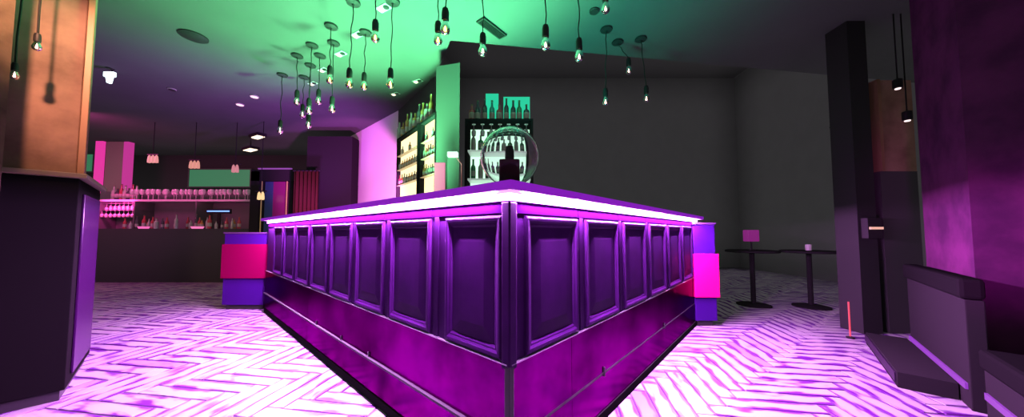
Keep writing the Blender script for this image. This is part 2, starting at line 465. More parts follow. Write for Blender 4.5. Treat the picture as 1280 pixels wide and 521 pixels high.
# upper green backlit panels
MB().box(bx_(603) - bx_(624.5), bx_(621) - bx_(624.5), .40, .42, zt + .03, at_y(612, 117, YB + .4).z).build('green_panel', GLOWT, bs)
MB().box(bx_(628) - bx_(624.5), bx_(665) - bx_(624.5), .40, .42, zt + .03, at_y(640, 121, YB + .4).z).build('green_panel', GLOWT, bs)
kinds = ['red', 'dark', 'dark', 'teal', 'red', 'dark', 'dark', 'green', 'dark']
for i, px in enumerate([590, 597, 606, 615, 624, 633, 641.5, 649, 658]):
    p = at_y(px, 150, YB + .15)
    bottle(kinds[i], [1, 0, 2, 0, 1, 2, 0, 0, 1][i], (p.x, YB + .15, zt + .031),
           f"{ {'red':'reddish','dark':'dark','teal':'teal','green':'green'}[kinds[i]] } bottle against green light, {ORD[i]} from the left on the shelf top", 'bottles on top of the backlit shelf', 1.0)
for row, z in enumerate(shz[:2]):
    for i in range(8):
        px = 591.5 + i * 9.2
        k = random.choice(['green', 'clear', 'clear', 'green', 'dark', 'amber']); p = at_y(px, 200, YB + .16)
        bottle(k, random.choice([0, 1, 1]), (p.x, YB + .17, z + .001), f"{k} bottle, {ORD[i]} from the left on the {'upper' if row == 0 else 'lower'} glass shelf behind the globe", 'bottles on the lit glass shelves', .92)
# hanging stemware / bunting-like row just under the top
for i in range(7):
    px = 592 + i * 11; p = at_y(px, 160, YB + .1)
    g = wineglass((p.x, YB + .12, zt - .002), f"wine glass hanging upside down, {ORD[i]} from the left under the backlit shelf top", 'glasses hanging in the backlit shelf', .8)
    g.rotation_euler = (PI, 0, 0)

# --- amber display cabinets left of the column
dW = (P3 - P2); dW.z = 0; Lw = dW.length; dW.normalize(); aW = math.atan2(dW.y, dW.x); nW = Vector((dW.y, -dW.x, 0))  # nW faces the room
def on_wall(px, py, off=0.):                # point on the cabinet wall plane (shifted towards the room)
    A = P2 + nW * off; r_ = ray(px, py)
    # solve t*r = A + s*dW
    det = r_.x * (-dW.y) + dW.x * r_.y
    t_ = (A.x * (-dW.y) + dW.x * A.y) / det
    return Vector((r_.x * t_, r_.y * t_, CZ + r_.z * t_))
AMBW = emis('warm backlight', (1.0, .80, .42), 1.7)
cab_top = 2.38
for i, (pa, pb) in enumerate(((495.5, 521.5), (524.5, 543.5))):
    A = on_wall(pa, 200, .3); B = on_wall(pb, 200, .3); w = (B - A).xy.length
    t = thing('display_cabinet', ['left amber-lit bottle cabinet beside the pink wall', 'right amber-lit bottle cabinet beside the green column'][i], 'cabinet', (A.x, A.y, 0), aW)
    f = MB(); f.box(0, .015, 0, .06, 0, cab_top); f.box(w - .015, w, 0, .06, 0, cab_top); f.box(0, w, 0, .13, cab_top, cab_top + .03); f.box(.015, w - .015, 0, .06, 0, 1.0)
    f.build('frame', DARK, t)
    MB().box(.015, w - .015, .061, .075, 1.0, cab_top).build('backlit_panel', AMBW, t)
    levels = [1.70, 1.93, 2.14]
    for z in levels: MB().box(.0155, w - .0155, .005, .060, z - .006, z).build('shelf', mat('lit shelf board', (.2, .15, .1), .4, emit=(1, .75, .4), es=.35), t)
    nb = 8 if i == 0 else 6
    for row, z in enumerate(levels):
        for k in range(nb):
            if row == 2 and k not in (1, 4): continue
            s_ = .07 + (w - .14) * k / (nb - 1)
            kd = random.choice(['amber', 'amber', 'dark', 'red', 'clear']) if row < 2 else random.choice(['clear', 'amber', 'clear'])
            P = A + dW * s_ - nW * .034
            bottle(kd, random.choice([0, 1, 1]), (P.x, P.y, z + .001), f"{kd} bottle, {ORD[k]} from the left on the {['lowest', 'middle', 'top'][row]} shelf of the {['left', 'right'][i]} amber cabinet", 'bottles in the amber-lit cabinets', .5)
for k in range(9):
    px = 499 + k * 4.9; P = on_wall(px, 180, .24)
    kd = ['clear', 'amber', 'amber', 'clear', 'amber', 'dark', 'amber', 'clear', 'amber'][k]
    bottle(kd, k % 3, (P.x, P.y, cab_top + .031), f"{kd} bottle standing on top of the amber cabinets, {ORD[k]} from the left", 'bottles on top of the amber cabinets', .95)

# panel with its pink light put in as emission, till lamp and stand in front of the column
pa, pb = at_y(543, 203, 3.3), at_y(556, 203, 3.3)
t = thing('pink_lit_panel', 'small upright panel in front of the green column, its pink light painted as emission', 'board', ((pa.x + pb.x) / 2, 3.3, .9))
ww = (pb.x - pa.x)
MB().box(-ww / 2, ww / 2, 0, .03, .0, pa.z - .9).build('panel', mat('rose light emission', (.05, .01, .02), .6, spec=.1, emit=(.8, .15, .38), es=.9), t, bevel=.003)
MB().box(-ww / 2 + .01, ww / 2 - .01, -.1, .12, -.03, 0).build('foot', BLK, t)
pl_ = at_y(566, 194, 3.2)
t = thing('till_lamp', 'small white lit lamp head on a dark stand beside the column', 'lamp', (pl_.x, 3.2, .9))
MB().box(-.055, .055, -.03, .03, pl_.z - .9 - .02, pl_.z - .9 + .035).build('lamp_head', emis('white lamp', (.8, 1, .95), 1.1), t, bevel=.008)
MB().box(-.062, .062, .03, .06, 0, pl_.z - .9 - .01).build('stand', BLK, t)
p0 = at_y(577, 205, 3.2); MB().tube([(p0.x - pl_.x, 0, 0), (p0.x - pl_.x, 0, p0.z - .9), (.02, 0, pl_.z - .9)], .006).build('cable', mat('red cable', (.25, .03, .06), .5), t)
struct(MB().prism([at_y(540, 0, 3.15).xy, at_y(600, 0, 3.15).xy, at_y(600, 0, 3.4).xy, at_y(540, 0, 3.42).xy], 0, .868).build('trim_worktop', BLK), 'dark worktop behind the bar')

# ================================================================== PENDANTS
PENDP = {}
def pendant(cx, cy, bx, by, label, depth=None, lit=True, big=1.0):
    """canopy pixel (cx, cy) on the ceiling, bulb centre height from by"""
    if cy is not None: C = at_z(cx, cy, CH)
    else: C = at_y(bx, by, depth); C.z = CH
    B = at_y(bx, by, C.y)
    drop = CH - B.z                                   # ceiling to bulb centre
    t = thing('pendant_lamp', label, 'pendant lamp', (C.x, C.y, CH), 0, 'bare bulb pendants over the bar')
    dxy = (B.x - C.x)
    s = big
    if 'canopy' not in PENDP:
        PENDP['canopy'] = MB().lathe([(.062, -.001), (.065, -.008), (.060, -.020), (.012, -.028), (.008, -.04)], 24).build('canopy', SOCK, t, smooth=True)
        PENDP['socket'] = MB().lathe([(.010, .062), (.020, .056), (.026, .03), (.026, -.02), (.024, -.035)], 16).build('socket', SOCK, t, smooth=True)
        PENDP['bulbA'] = MB().lathe([(.014, -.030), (.020, -.045), (.031, -.075), (.035, -.095), (.030, -.117), (.016, -.130), (.001, -.133)], 18).build('bulb', AMBER, t, smooth='all')
        PENDP['bulbC'] = PENDP['bulbA'].copy(); PENDP['bulbC'].data = PENDP['bulbA'].data.copy(); PENDP['bulbC'].data.materials[0] = CLEAR
        fm = MB()
        for a in range(4):
            q = a * PI / 2
            fm.tube([(.006 * math.cos(q), .006 * math.sin(q), -.045), (.014 * math.cos(q), .014 * math.sin(q), -.105), (.008 * math.cos(q + .8), .008 * math.sin(q + .8), -.112)], .0022, 5)
        fm.tube([(0, 0, -.03), (0, 0, -.06)], .004, 6)
        PENDP['fil'] = fm.build('filament', FIL, None)
        PENDP['filD'] = PENDP['fil'].copy(); PENDP['filD'].data = PENDP['fil'].data.copy(); PENDP['filD'].data.materials[0] = FILDIM
        PENDP['_tmp'] = [PENDP['bulbC'], PENDP['fil'], PENDP['filD']]
        for k in ('canopy', 'socket', 'bulbA'): PENDP[k] = PENDP[k]
        first = True
    else: first = False
    def inst(key, name, parent, loc):
        src = PENDP[key]
        o = bpy.data.objects.new(name, src.data); COL.objects.link(o); o.parent = parent; o.location = loc
        return o
    if first:
        for k in ('canopy', 'socket', 'bulbA', 'fil'):
            bpy.data.objects.remove(PENDP[k]) if False else None
        for k in ('canopy', 'socket', 'bulbA', 'bulbC', 'fil', 'filD'):
            d = PENDP[k].data; o = PENDP[k]
            class _D: pass
            q = _D(); q.data = d; PENDP[k] = q
            bpy.data.objects.remove(o)
    inst('canopy', 'canopy', t, (0, 0, 0))
    zb = -drop + .085 * s                                   # socket origin; bulb centre sits .085 below
    inst('socket', 'socket', t, (dxy, 0, zb)).scale = (s, s, s)
    bu = inst('bulbA' if lit else 'bulbC', 'bulb', t, (dxy, 0, zb)); bu.scale = (s, s, s)
    fi = inst('fil' if lit else 'filD', 'filament', bu, (0, 0, 0))
    wob = .006
    pts = [(dxy * k / 8 + wob * math.sin(k * 1.7 + C.x * 9) * (0 if k in (0, 8) else 1), wob * math.cos(k * 1.3 + C.x * 5) * (0 if k in (0, 8) else 1), -.03 + (zb + .06 * s + .03) * k / 8) for k in range(9)]
    MB().tube(pts, .0045, 6).build('cord', CORD, t, smooth=True)
    return t
P_ = [
 (353, 93, 350, 163, 'bare bulb pendant hanging lowest and farthest left, apart from the cluster', None, False),
 (371.5, 69, 371, 127, 'bare bulb pendant at the left edge of the dense cluster', None, False),
 (380, 96, 378, 143, 'bare bulb pendant low in the cluster with the short cord, far row', None, False),
 (390, 56, 386, 138, 'bare bulb pendant in the cluster directly above the lowest cluster bulb', None, False),
 (388, 81, 385.5, 156, 'lowest bulb pendant of the dense cluster', None, False),
 (400, 69, 398, 126, 'short bulb pendant in the middle of the cluster', None, False),
 (414, 32, 412, 99, 'amber bulb pendant under the upper canopy at right of the cluster', None, True),
 (417, 53, 415, 136, 'bulb pendant hanging at the right edge of the dense cluster', None, False),
 (441.5, 2, 436.5, 104, 'long pendant with amber bulb just right of the cluster', None, True),
 (457, 40, 455, 107, 'short amber bulb pendant between the two long ones', None, True),
 (None, None, 469, 46, 'amber bulb pendant high up with large black socket, before the short one', 2.45, True),
 (491, 1, 488, 104, 'long straight pendant with amber bulb nearest the pink wall', None, True),
 (None, None, 547.5, 49, 'left bulb of the close pair above the green column', 2.35, True),
 (None, None, 556.5, 35, 'right and higher bulb of the close pair above the green column', 2.1, True),
 (None, None, 603.5, 63, 'dark bulb pendant hanging in front of the ceiling slot vent', 2.4, False),
 (None, None, 682, 55, 'bulb pendant alone on teal ceiling right of the slot vent', 2.2, False),
 (None, None, 724, 70, 'long bulb pendant crossing the bulkhead edge, right part of the ceiling', 2.35, False),
 (None, None, 757, 10, 'bulb pendant cut by the top of the view at the right', 2.4, False),
 (758, 36, 757, 127, 'faint pendant on the dark bulkhead, left of the right-hand pair', None, False),
 (772, 52, 786, 88, 'faint pendant with tilted cord high on the dark right side', None, False),
 (801, 48, 808, 123, 'faint pendant farthest to the right above the bar end', None, False),
 (None, None, 46, 58, 'pendant in front of the copper plaster pier', 1.62, False, .5),
 (None, None, 18, 94, 'pendant at the far left edge beside the copper pier', 1.68, False, .5),
]
for a in P_:
    if a[1] is None: pendant(None, None, a[2], a[3], a[4], a[5], a[6], a[7] if len(a) > 7 else 1.0)
    else: pendant(a[0], a[1], a[2], a[3], a[4], None, a[6])

# ceiling fixtures: twin recessed downlights
DL_L = emis('warm downlight lens', (1, .75, .55), 2.2)
def twin(px, py, label, rz, s=1.):
    C = at_z(px, py, CH)
    t = thing('twin_downlight', label, 'downlight', (C.x, C.y, CH), rz, 'small twin downlights in the green ceiling')
    t.scale = (s, s, 1)
    MB().box(-.075, .075, -.04, .04, -.008, -.001).build('frame', WHITE, t, bevel=.002)
    for x in (-.036, .036):
        MB().lathe([(.027, -.016), (.030, -.0085)], 16, Matrix.Translation((x, 0, 0))).build('lens', DL_L if x < 0 else SOCK, t)
tw = [(479.5, 9.5, 'leftmost at the very top beside the long cord'), (447, 43, 'behind the amber pendant right of the cluster'), (426, 67, 'just right of the cluster canopies'),
      (404, 87, 'inside the pendant cluster, upper'), (391, 104, 'inside the pendant cluster, lowest'), (494, 117, 'above the corner of the pink wall'), (522, 101, 'near the black cabinet wall edge')]
for px, py, l in tw: twin(px, py, 'twin recessed downlight in the green ceiling, ' + l, -.5)
def disc(name, px, py, r, label, cat, mats, z=CH):
    C = at_z(px, py, z)
    t = thing(name, label, cat, (C.x, C.y, z))
    MB().lathe([(r, -.001), (r * 1.0, -.012), (r * .9, -.016)], 28).build('rim', mats[0], t, smooth=True)
    MB().lathe([(r * .86, -.0165), (r * .8, -.022), (.001, -.024)], 28).build('face', mats[1], t, smooth=True)
disc('ceiling_speaker', 242, 45, .125, 'large round black speaker set in the ceiling at left', 'speaker', (SOCK, SOCK))
PL = emis('pink downlight', (1, .55, .75), 1.6)
disc('round_downlight', 300, 130, .06, 'lower left of the two round pink ceiling downlights', 'downlight', (ALU, PL))
disc('round_downlight', 318, 120, .06, 'upper right of the two round pink ceiling downlights', 'downlight', (ALU, PL))
disc('round_downlight', 215, 111, .05, 'faint unlit round downlight far from the others near the emergency light', 'downlight', (ALU, SOCK))
disc('round_downlight', 743, 13, .05, 'dark round spot left of the cut-off pendant on teal ceiling', 'downlight', (SOCK, SOCK))
# slot vent
A = at_z(600, 23, CH); B = at_z(629, 45, CH); d = (B - A).xy; ln = d.length; an = math.atan2(d.y, d.x)
t = thing('slot_vent', 'black slot vent in the ceiling behind a hanging bulb', 'vent', ((A.x + B.x) / 2, (A.y + B.y) / 2, CH), an)
f = MB(); f.box(-ln / 2, ln / 2, -.055, -.043, -.02, -.001); f.box(-ln / 2, ln / 2, .043, .055, -.02, -.001); f.box(-ln / 2, -ln / 2 + .015, -.043, .043, -.02, -.001); f.box(ln / 2 - .015, ln / 2, -.043, .043, -.02, -.001)
f.build('frame', SOCK, t)
f = MB()
for k in range(5): f.box(-ln / 2 + .015, ln / 2 - .015, -.036 + k * .018 - .003, -.036 + k * .018 + .003, -.018, -.002)
f.box(-ln / 2 + .015, ln / 2 - .015, -.043, .043, -.003, -.0015)
f.build('slats', SOCK, t)
# emergency light
C = at_y(137, 97, 4.0)
t = thing('ceiling_emergency_light', 'bright white emergency light hung under the ceiling at left', 'light', (C.x, C.y, CH))
zz = C.z - CH
MB().lathe([(.04, -.012), (.045, -.001)], 14).tube([(0, .02, -.002), (0, .02, zz + .07)], .008).build('rod', SOCK, t)
MB().box(-.085, .085, -.02, .02, zz + .01, zz + .075).build('housing', emis('white signal light', (.75, .95, 1), 2.2), t, bevel=.006)
MB().add([(-.045, -.018, zz + .01), (.045, -.018, zz + .01), (.02, -.018, zz - .075), (-.02, -.018, zz - .075),
          (-.045, .018, zz + .01), (.045, .018, zz + .01), (.02, .018, zz - .075), (-.02, .018, zz - .075)],
         [(0, 3, 2, 1), (4, 5, 6, 7), (0, 1, 5, 4), (1, 2, 6, 5), (2, 3, 7, 6), (3, 0, 4, 7)]).build('light_guide', MATS['white signal light'], t)
t.scale = (.78, 1, 1)

# ================================================================== FAR LEFT BACK BAR
YF = 6.6; sf = YF / F
def fx(px): return (px - CX) * sf
def fz(py): return at_y(640, py, YF).z
fb = thing('far_back_bar', 'long dark back bar with stepped shelves at the far left', 'bar', (fx(200), YF, 0))
ox = fx(200)
body = MB(); body.box(fx(90) - ox, fx(335) - ox, -.35, .5, 0, fz(286)); body.build('counter', MID, fb)
MB().box(fx(90) - ox, fx(312) - ox, .42, .5, fz(286), fz(236)).build('back_panel', SOFT, fb)
MB().box(fx(112) - ox, fx(312) - ox, .10, .42, fz(251), fz(248.5)).build('shelf', WHITE, fb)
for px in (112, 162, 240, 311): MB().box(fx(px) - ox, fx(px + 1.5) - ox, .05, .42, fz(286), fz(251)).build('upright', BLK, fb)
# glasses on the upper shelf
for i in range(27):
    px = 150 + i * 5.7
    wineglass((fx(px), YF + .2 + random.uniform(-.05, .05), fz(248.5) + .001), f"pink-lit wine glass on the high far shelf, {ORD[i]} from the left", 'glasses on the high far shelf', 1.15)
for i in range(7):
    bottle(['clear', 'dark', 'red', 'clear', 'dark', 'red', 'clear'][i], i % 3, (fx(117 + i * 5), YF + .3, fz(248.5) + .001), f"bottle in front of the pale column on the high far shelf, {ORD[i]} from the left", 'bottles at the left of the high far shelf', 1.1)
for r_i, (py, n_, x0) in enumerate(((252.5, 8, 116), (259.5, 9, 115), (268.2, 9, 114))):
    for i in range(n_):
        pz = fz(py) 
        g = wineglass((fx(x0 + i * 5.6), YF + .28 - r_i * .06, fz(251) - .004 if r_i == 0 else pz + .10), f"hanging pink glass, {ORD[i]} from the left in the {['upper', 'middle', 'lower'][r_i]} row of the far glass rack", 'pink glasses in the far glass rack', .74)
        g.rotation_euler = (PI, 0, 0)
for r_i, py in enumerate((259.5, 268.2)):
    MB().box(fx(113) - ox, fx(164) - ox, .16, .40, fz(py) + .101, fz(py) + .112).build('glass_rail', BLK, fb)
for i in range(25):
    px = 170 + i * 5.7
    k = ['red', 'clear', 'dark', 'red', 'amber', 'clear'][i % 6]
    bottle(k, i % 3, (fx(px), YF + random.uniform(-.22, -.05), fz(286) + .001), f"{k} bottle on the far bar counter, {ORD[i]} from the left", 'bottles on the far bar counter', random.uniform(.6, .95))
BLUE = emis('blue display', (.15, .3, 1), 2.2)
for (a, b_, py, lab) in ((94, 110, 257, 'small blue glowing display left of the pink glass rack'), (259, 288, 264, 'long blue glowing display under the far shelf')):
    q = at_y((a + b_) / 2, py, YF - .05)
    t = thing('till_display', lab, 'display', (q.x, q.y, fz(286) + .0005))
    hw = (b_ - a) / 2 * sf; hz = q.z - fz(286)
    MB().box(-hw, hw, -.01, .03, hz - .05, hz + .05).build('casing', SOCK, t)
    MB().box(-hw * .95, hw * .95, -.016, -.0105, hz - .012, hz + .014).build('screen', BLUE, t)
    MB().box(-.03, .03, 0, .02, 0, hz - .05).build('stand', SOCK, t)
for (px, py, w_, c_, lab) in ((180, 278, 10, (1, .15, .5), 'glowing pink tray light on the far counter'), (247, 280, 12, (1, .2, .5), 'wide glowing pink tray light near the middle of the far counter')):
    q = at_y(px, py, YF - .3); hw = w_ / 2 * sf
    t = thing('tray', lab, 'tray', (q.x, q.y, fz(286) + .0005))
    MB().lathe([(hw * .8, 0), (hw, .04), (hw * .97, .045), (hw * .78, .008)], 20).build('dish', emis('pink glow %d' % px, c_, 1.0), t)
# green light on the far wall put in as emission, pale column and magenta strip
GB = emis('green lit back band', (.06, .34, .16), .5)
q0, q1 = at_y(240, 232, 8.5), at_y(312, 232, 8.5)
def far_panel(name, px0, px1, py0, py1, Y, m, lab, cat, depth=.05):
    a = at_y(px0, py1, Y); c = at_y(px1, py0, Y)
    t = thing(name, lab, cat, ((a.x + c.x) / 2, Y, a.z))
    w = (c.x - a.x) / 2; h = c.z - a.z
    MB().box(-w, w, 0, depth, 0, h).build('panel', m, t)
    f = MB(); e = .03
    f.box(-w - e, w + e, -.01, depth, h, h + e); f.box(-w - e, w + e, -.01, depth, -e, 0); f.box(-w - e, -w, -.01, depth, 0, h); f.box(w, w + e, -.01, depth, 0, h)
    f.build('frame', BLK, t)
    return t
far_panel('lit_wall_section', 236, 313, 212, 233, 8.5, GB, 'green-lit section of the far wall, its light painted as emission', 'wall section')
far_panel('lit_wall_section', 92, 117, 190, 214, 8.5, MATS['green lit back band'], 'small green-lit wall patch between pier and magenta strip, its light painted as emission', 'wall section')
A = at_y(129, 240, 7.3); B = at_y(151, 240, 7.3)
zt_ = at_y(140, 175, 7.3).z
pc = thing('display_column', 'pale square column with magenta side rising behind the far glasses', 'column', ((A.x + B.x) / 2, 7.3, 0))
w = (B.x - A.x) / 2
MB().box(-w, w, 0, .12, 0, zt_).build('body', mat('pale column', (.17, .13, .12), .7), pc)
D = at_y(158, 175, 6.0)
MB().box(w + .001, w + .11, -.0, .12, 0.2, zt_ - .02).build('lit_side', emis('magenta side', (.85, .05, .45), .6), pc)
A = at_y(118, 236, 7.25); C = at_y(127.5, 156, 7.25)
t = thing('light_column', 'tall glowing magenta strip left of the pale column', 'light', ((A.x + C.x) / 2, 7.25, 0))
MB().box(-.09, .09, 0, .06, A.z - .1, C.z).build('diffuser', emis('magenta tube', (.9, .04, .40), .85), t, bevel=.01)
MB().box(-.05, .05, .01, .05, 0, A.z - .1).build('post', BLK, t)
MB().box(-.03, .03, .02, .05, C.z, CH - .001).build('hanger', BLK, t)

# black door frame with glowing panes
YD = 6.1; sd = YD / F
dz = lambda py: at_y(640, py, YD).z
dx = lambda px: (px - CX) * sd
dt = thing('glazed_partition', 'black framed glass partition with magenta panes left of the bar end', 'partition', (dx(350), YD, 0))
o_ = dx(350)
f = MB()
f.box(dx(311) - o_, dx(322) - o_, 0, .3, 0, dz(214)); f.box(dx(311) - o_, dx(392) - o_, 0, .3, dz(226), dz(212))
f.box(dx(360) - o_, dx(364) - o_, 0, .2, 0, dz(226)); f.box(dx(380) - o_, dx(437) - o_, .02, .3, 0, dz(170)); f.build('frame', DARK, dt)
MB().box(dx(322) - o_, dx(323) - o_, .05, .06, 0.4, dz(226)).build('gold_jamb', mat('brass', (.25, .17, .07), .4, emit=(1, .7, .35), es=.12), dt)
MB().box(dx(354) - o_, dx(355) - o_, .05, .06, 0.4, dz(226)).build('gold_jamb', MATS['brass'], dt)
MB().box(dx(324.5) - o_, dx(335) - o_, .10, .12, 0.3, dz(226)).build('pane', mat('dark blue pane', (.02, .03, .08), .2, emit=(.01, .03, .12), es=.1), dt)
MB().box(dx(335) - o_, dx(354) - o_, .10, .12, 0.3, dz(226)).build('pane', mat('magenta pane', (.08, .01, .05), .2, emit=(.22, .0, .12), es=.25), dt)
MB().box(dx(355.5) - o_, dx(360) - o_, .10, .12, 0.3, dz(226)).build('pane', MATS['magenta pane'], dt)
MB().box(dx(320) - o_, dx(362) - o_, -.01, .02, dz(211.5), dz(210)).build('top_light', emis('violet line', (.35, .08, .5), .7), dt)
def far_bulb(px, py, Y, lab, col, es, n=3):
    q = at_y(px, py, Y)
    t = thing('cluster_lamp', lab, 'lamp', (q.x, Y, CH))
    MB().tube([(0, 0, 0), (0, 0, q.z - CH + .1)], .006).build('cord', CORD, t)
    m = emis('lamp glow %d' % px, col, es)
    for k in range(n):
        x = (k - (n - 1) / 2) * .07
        MB().lathe([(.008, .10), (.022, .07), (.03, .0), (.03, -.05), (.001, -.06)], 12, Matrix.Translation((x, 0, q.z - CH))).build('glass_shade', m, t, smooth=True)
    MB().box(-.11, .11, -.01, .01, q.z - CH + .10, q.z - CH + .12).build('bar', SOCK, t)
far_bulb(191, 200, 6.0, 'leftmost rosy lamp cluster hanging before the far bar', (1, .35, .35), .8)
far_bulb(243, 207, 6.0, 'middle rosy lamp cluster hanging before the far bar', (1, .4, .3), .7)
far_bulb(294, 212, 6.0, 'right rosy lamp cluster by the black partition', (1, .35, .4), .6, 2)
far_bulb(326, 246, 5.95, 'amber lamp cluster inside the black partition', (1, .65, .3), 1.1, 2)
def slant_light(px, py, lab):
    C = at_y(px, py, 6.75)
    t = thing('ceiling_panel_light', lab, 'ceiling light', (C.x, C.y, C.z + .05), -.5)
    MB().box(-.2, .2, -.09, .09, 0, .05).build('housing', SOCK, t)
    for k in range(2): MB().box(-.17 + k * .18, -.02 + k * .18, -.07, .07, -.012, -.0005).build('lens', DL_L, t)
    MB().box(-.01, .01, -.01, .01, .05, CH - C.z - .051).build('stem', SOCK, t)
slant_light(322, 174, 'upper warm twin light above the black partition')
slant_light(313, 190, 'lower warm twin light above the black partition')
# dim drapes right of partition
q = at_y(372, 250, 5.9)
def curtain(px0, px1, py_top, Y, m, lab, folds=6, depth=.06, zb=.0):
    a = at_y(px0, py_top, Y); c = at_y(px1, py_top, Y)
    t = thing('curtain', lab, 'curtain', ((a.x + c.x) / 2, Y, zb))
    mb = MB(); n = folds * 8; w = c.x - a.x; vs = []; fs = []
    for z in (0, a.z - zb):
        for s in (0, .02):
            for i in range(n + 1):
                x = -w / 2 + w * i / n; vs.append((x, s + depth / 2 * math.sin(i / 8 * 2 * PI), z))
    m1 = n + 1
    for i in range(n):
        fs.append((i, i + 1, 2 * m1 + i + 1, 2 * m1 + i)); fs.append((m1 + i + 1, m1 + i, 3 * m1 + i, 3 * m1 + i + 1))
        fs.append((2 * m1 + i, 2 * m1 + i + 1, 3 * m1 + i + 1, 3 * m1 + i))
    fs.append((0, 2 * m1, 3 * m1, m1)); fs.append((n, m1 + n, 3 * m1 + n, 2 * m1 + n))
    mb.add(vs, fs); mb.build('fabric', m, t, smooth='all')
    MB().tube([(-w / 2 - .03, .01, a.z - zb + .012), (w / 2 + .03, .01, a.z - zb + .012)], .012).build('rail', SOCK, t)
DR = mat('dark red velvet', (.035, .009, .008), .9, spec=.05)
curtain(368, 398, 214, 5.85, DR, 'dim dark red curtain beside the pink wall and bar end')
curtain(1041, 1070, 160, 4.3, DR, 'dim dark red curtain at the far right of the room')

# ================================================================== LEFT PIER (near)
K = at_z(80, 500, 0)
pc = thing('pier_cabinet', 'tall dark cabinet pier in the left foreground with a ledge', 'cabinet', K, ANG)
# local x = UR, local y = UL ; block extends -x (towards viewer left) and +y
MB().box(-.9, 0, 0, .86, .06, 1.335).build('body', mat('dark glossy cabinet', (.0042, .004, .0042), .35, spec=.02), pc, bevel=.004)
MB().box(-.9, -.02, .02, .84, 0, .06).build('plinth', KICKEDGE, pc)
MB().box(-.93, .03, -.03, .89, 1.336, 1.366).build('ledge', mat('brown ledge', (.12, .08, .06), .5), pc, bevel=.004)
MB().box(.001, .012, .12, .76, .12, 1.25).build('side_panel', mat('cabinet side', (.014, .002, .022), .25, spec=.06), pc, bevel=.003)
K2 = K + UL * .06 - UR * .02
p = thing('plaster_pier', 'copper-coloured plaster pier warmly lit above the left ledge', 'pier', (K2.x, K2.y, 1.367), ANG)
MB().box(-.9, 0.0, 0.0, .10, 0, CH - 1.368).build('plaster', COPPER, p, bevel=.006)
MB().box(0.001, .03, -.01, .05, 0, CH - 1.368).build('edge_trim', mat('pale copper trim', (.13, .065, .04), .5, metal=.2), p, bevel=.003)
A = at_y(20, 0, 1.5).xy
struct(MB().prism([A, A + Vector((-.06, -.4)), A + Vector((-.5, -.4)), A + Vector((-.42, -.10))], 0, CH).build('trim_pier', mat('brown rough plaster', (.03, .016, .012), .7, spec=.05, noise=(.07, .038, .027), nscale=6, bump=.4)), 'rough brown pillar edge at the far left')

# ================================================================== RIGHT SIDE
K = at_z(1122, 484, 0)
pf = thing('bench_platform', 'low dark platform at the foot of the right-hand bench', 'platform', K, ANG)
MB().box(0, 1.06, -.235, 0, 0.0, .10)  .build('base', DARK, pf, bevel=.003)
MB().box(.02, 1.04, .001, .008, .03, .09).build('riser', mat('violet-grey riser', (.012, .006, .016), .4, spec=.05), pf)
VL = emis('violet floor light', (.30, .02, .62), .75)
LEA = mat('black leather', (.0042, .004, .0042), .6, spec=.015)
bn = thing('bench', 'tall black bench back with a violet light line at its foot', 'bench', K - UL * .24, ANG)
MB().box(-.14, .98, -.07, 0, 0.0, .62).build('base', DARK, bn, bevel=.006)
MB().box(-.15, .99, -.074, .02, .621, .74).build('top_roll', LEA, bn, bevel=.02)
MB().box(-.12, .96, .001, .012, .11, .145).build('light_strip', VL, bn)
b2 = thing('bench', 'low black bench block at the right edge with its own violet light line', 'bench', K - UL * .27, ANG)
MB().box(-1.3, -.21, -1.3, 0, 0.0, .26).build('base', DARK, b2, bevel=.006)
MB().box(-1.31, -.20, -1.3, .015, .261, .37).build('seat', LEA, b2, bevel=.02)
MB().box(-1.2, -.24, .001, .012, .11, .145).build('light_strip', VL, b2)
Kp = at_z(1215, 335, 0); Kp = Vector((2.85, 1.9, 0))
struct(MB().prism([Kp, Kp - UL * 1.6, Kp - UL * 1.6 + UR * .88, Kp + UR * .88], 0, CH).build('trim_pillar', PATINA), 'worn plaster pillar at right')
# narrow mirror, its warm reflection put into a copper plaster colour
YM = 3.1; a = at_y(1104, 214, YM); c = at_y(1139, 100, YM)
t = thing('mirror_panel', 'narrow upright mirror between dark walls at right, its warm reflection painted in copper', 'panel', ((a.x + c.x) / 2, YM, 0))
w = (c.x - a.x) / 2
MB().box(-w, w, 0, .06, a.z, c.z).build('panel', COPPER, t, bevel=.004)
MB().box(-w - .03, -w, -.02, .08, a.z, c.z).build('edge_strip', MATS['pale copper trim'], t)
MB().box(-w - .03, w, .0, .08, 0, a.z).build('base', MID, t)
for (px, py, k) in ((1122, 106, 'upper'), (1134, 146, 'lower')):
    q = at_y(px, py, YM - .12)
    s = thing('spotlight', k + ' small black spotlight in front of the narrow mirror', 'spotlight', (q.x, q.y, CH))
    MB().tube([(0, 0, 0), (0, 0, q.z - CH + .06)], .006).build('stem', SOCK, s)
    MB().lathe([(.02, .06), (.035, .05), (.035, -.03), (.03, -.035)], 14, Matrix.Translation((0, 0, q.z - CH))).build('head', SOCK, s, smooth=True)
    MB().lathe([(.02, -.045), (.022, -.036)], 12, Matrix.Translation((0, 0, q.z - CH))).build('lens', emis('spot lens', (1, .8, .8), 1.5), s)
# red reflection on the bench edge, built as an added emissive post
a = at_z(1070, 424, 0); c = at_y(1069, 378, a.y)
t = thing('red_reflection', 'red reflection on the bench edge, painted as a thin glowing upright', 'light', (a.x - .02, a.y + .03, 0))
MB().tube([(0, 0, .02), (0, 0, c.z)], .006, 8).build('tube', emis('red edge reflection', (1, .05, .06), 1.1), t)
MB().lathe([(.03, 0), (.03, .015), (.012, .02)], 14).build('foot', SOCK, t)
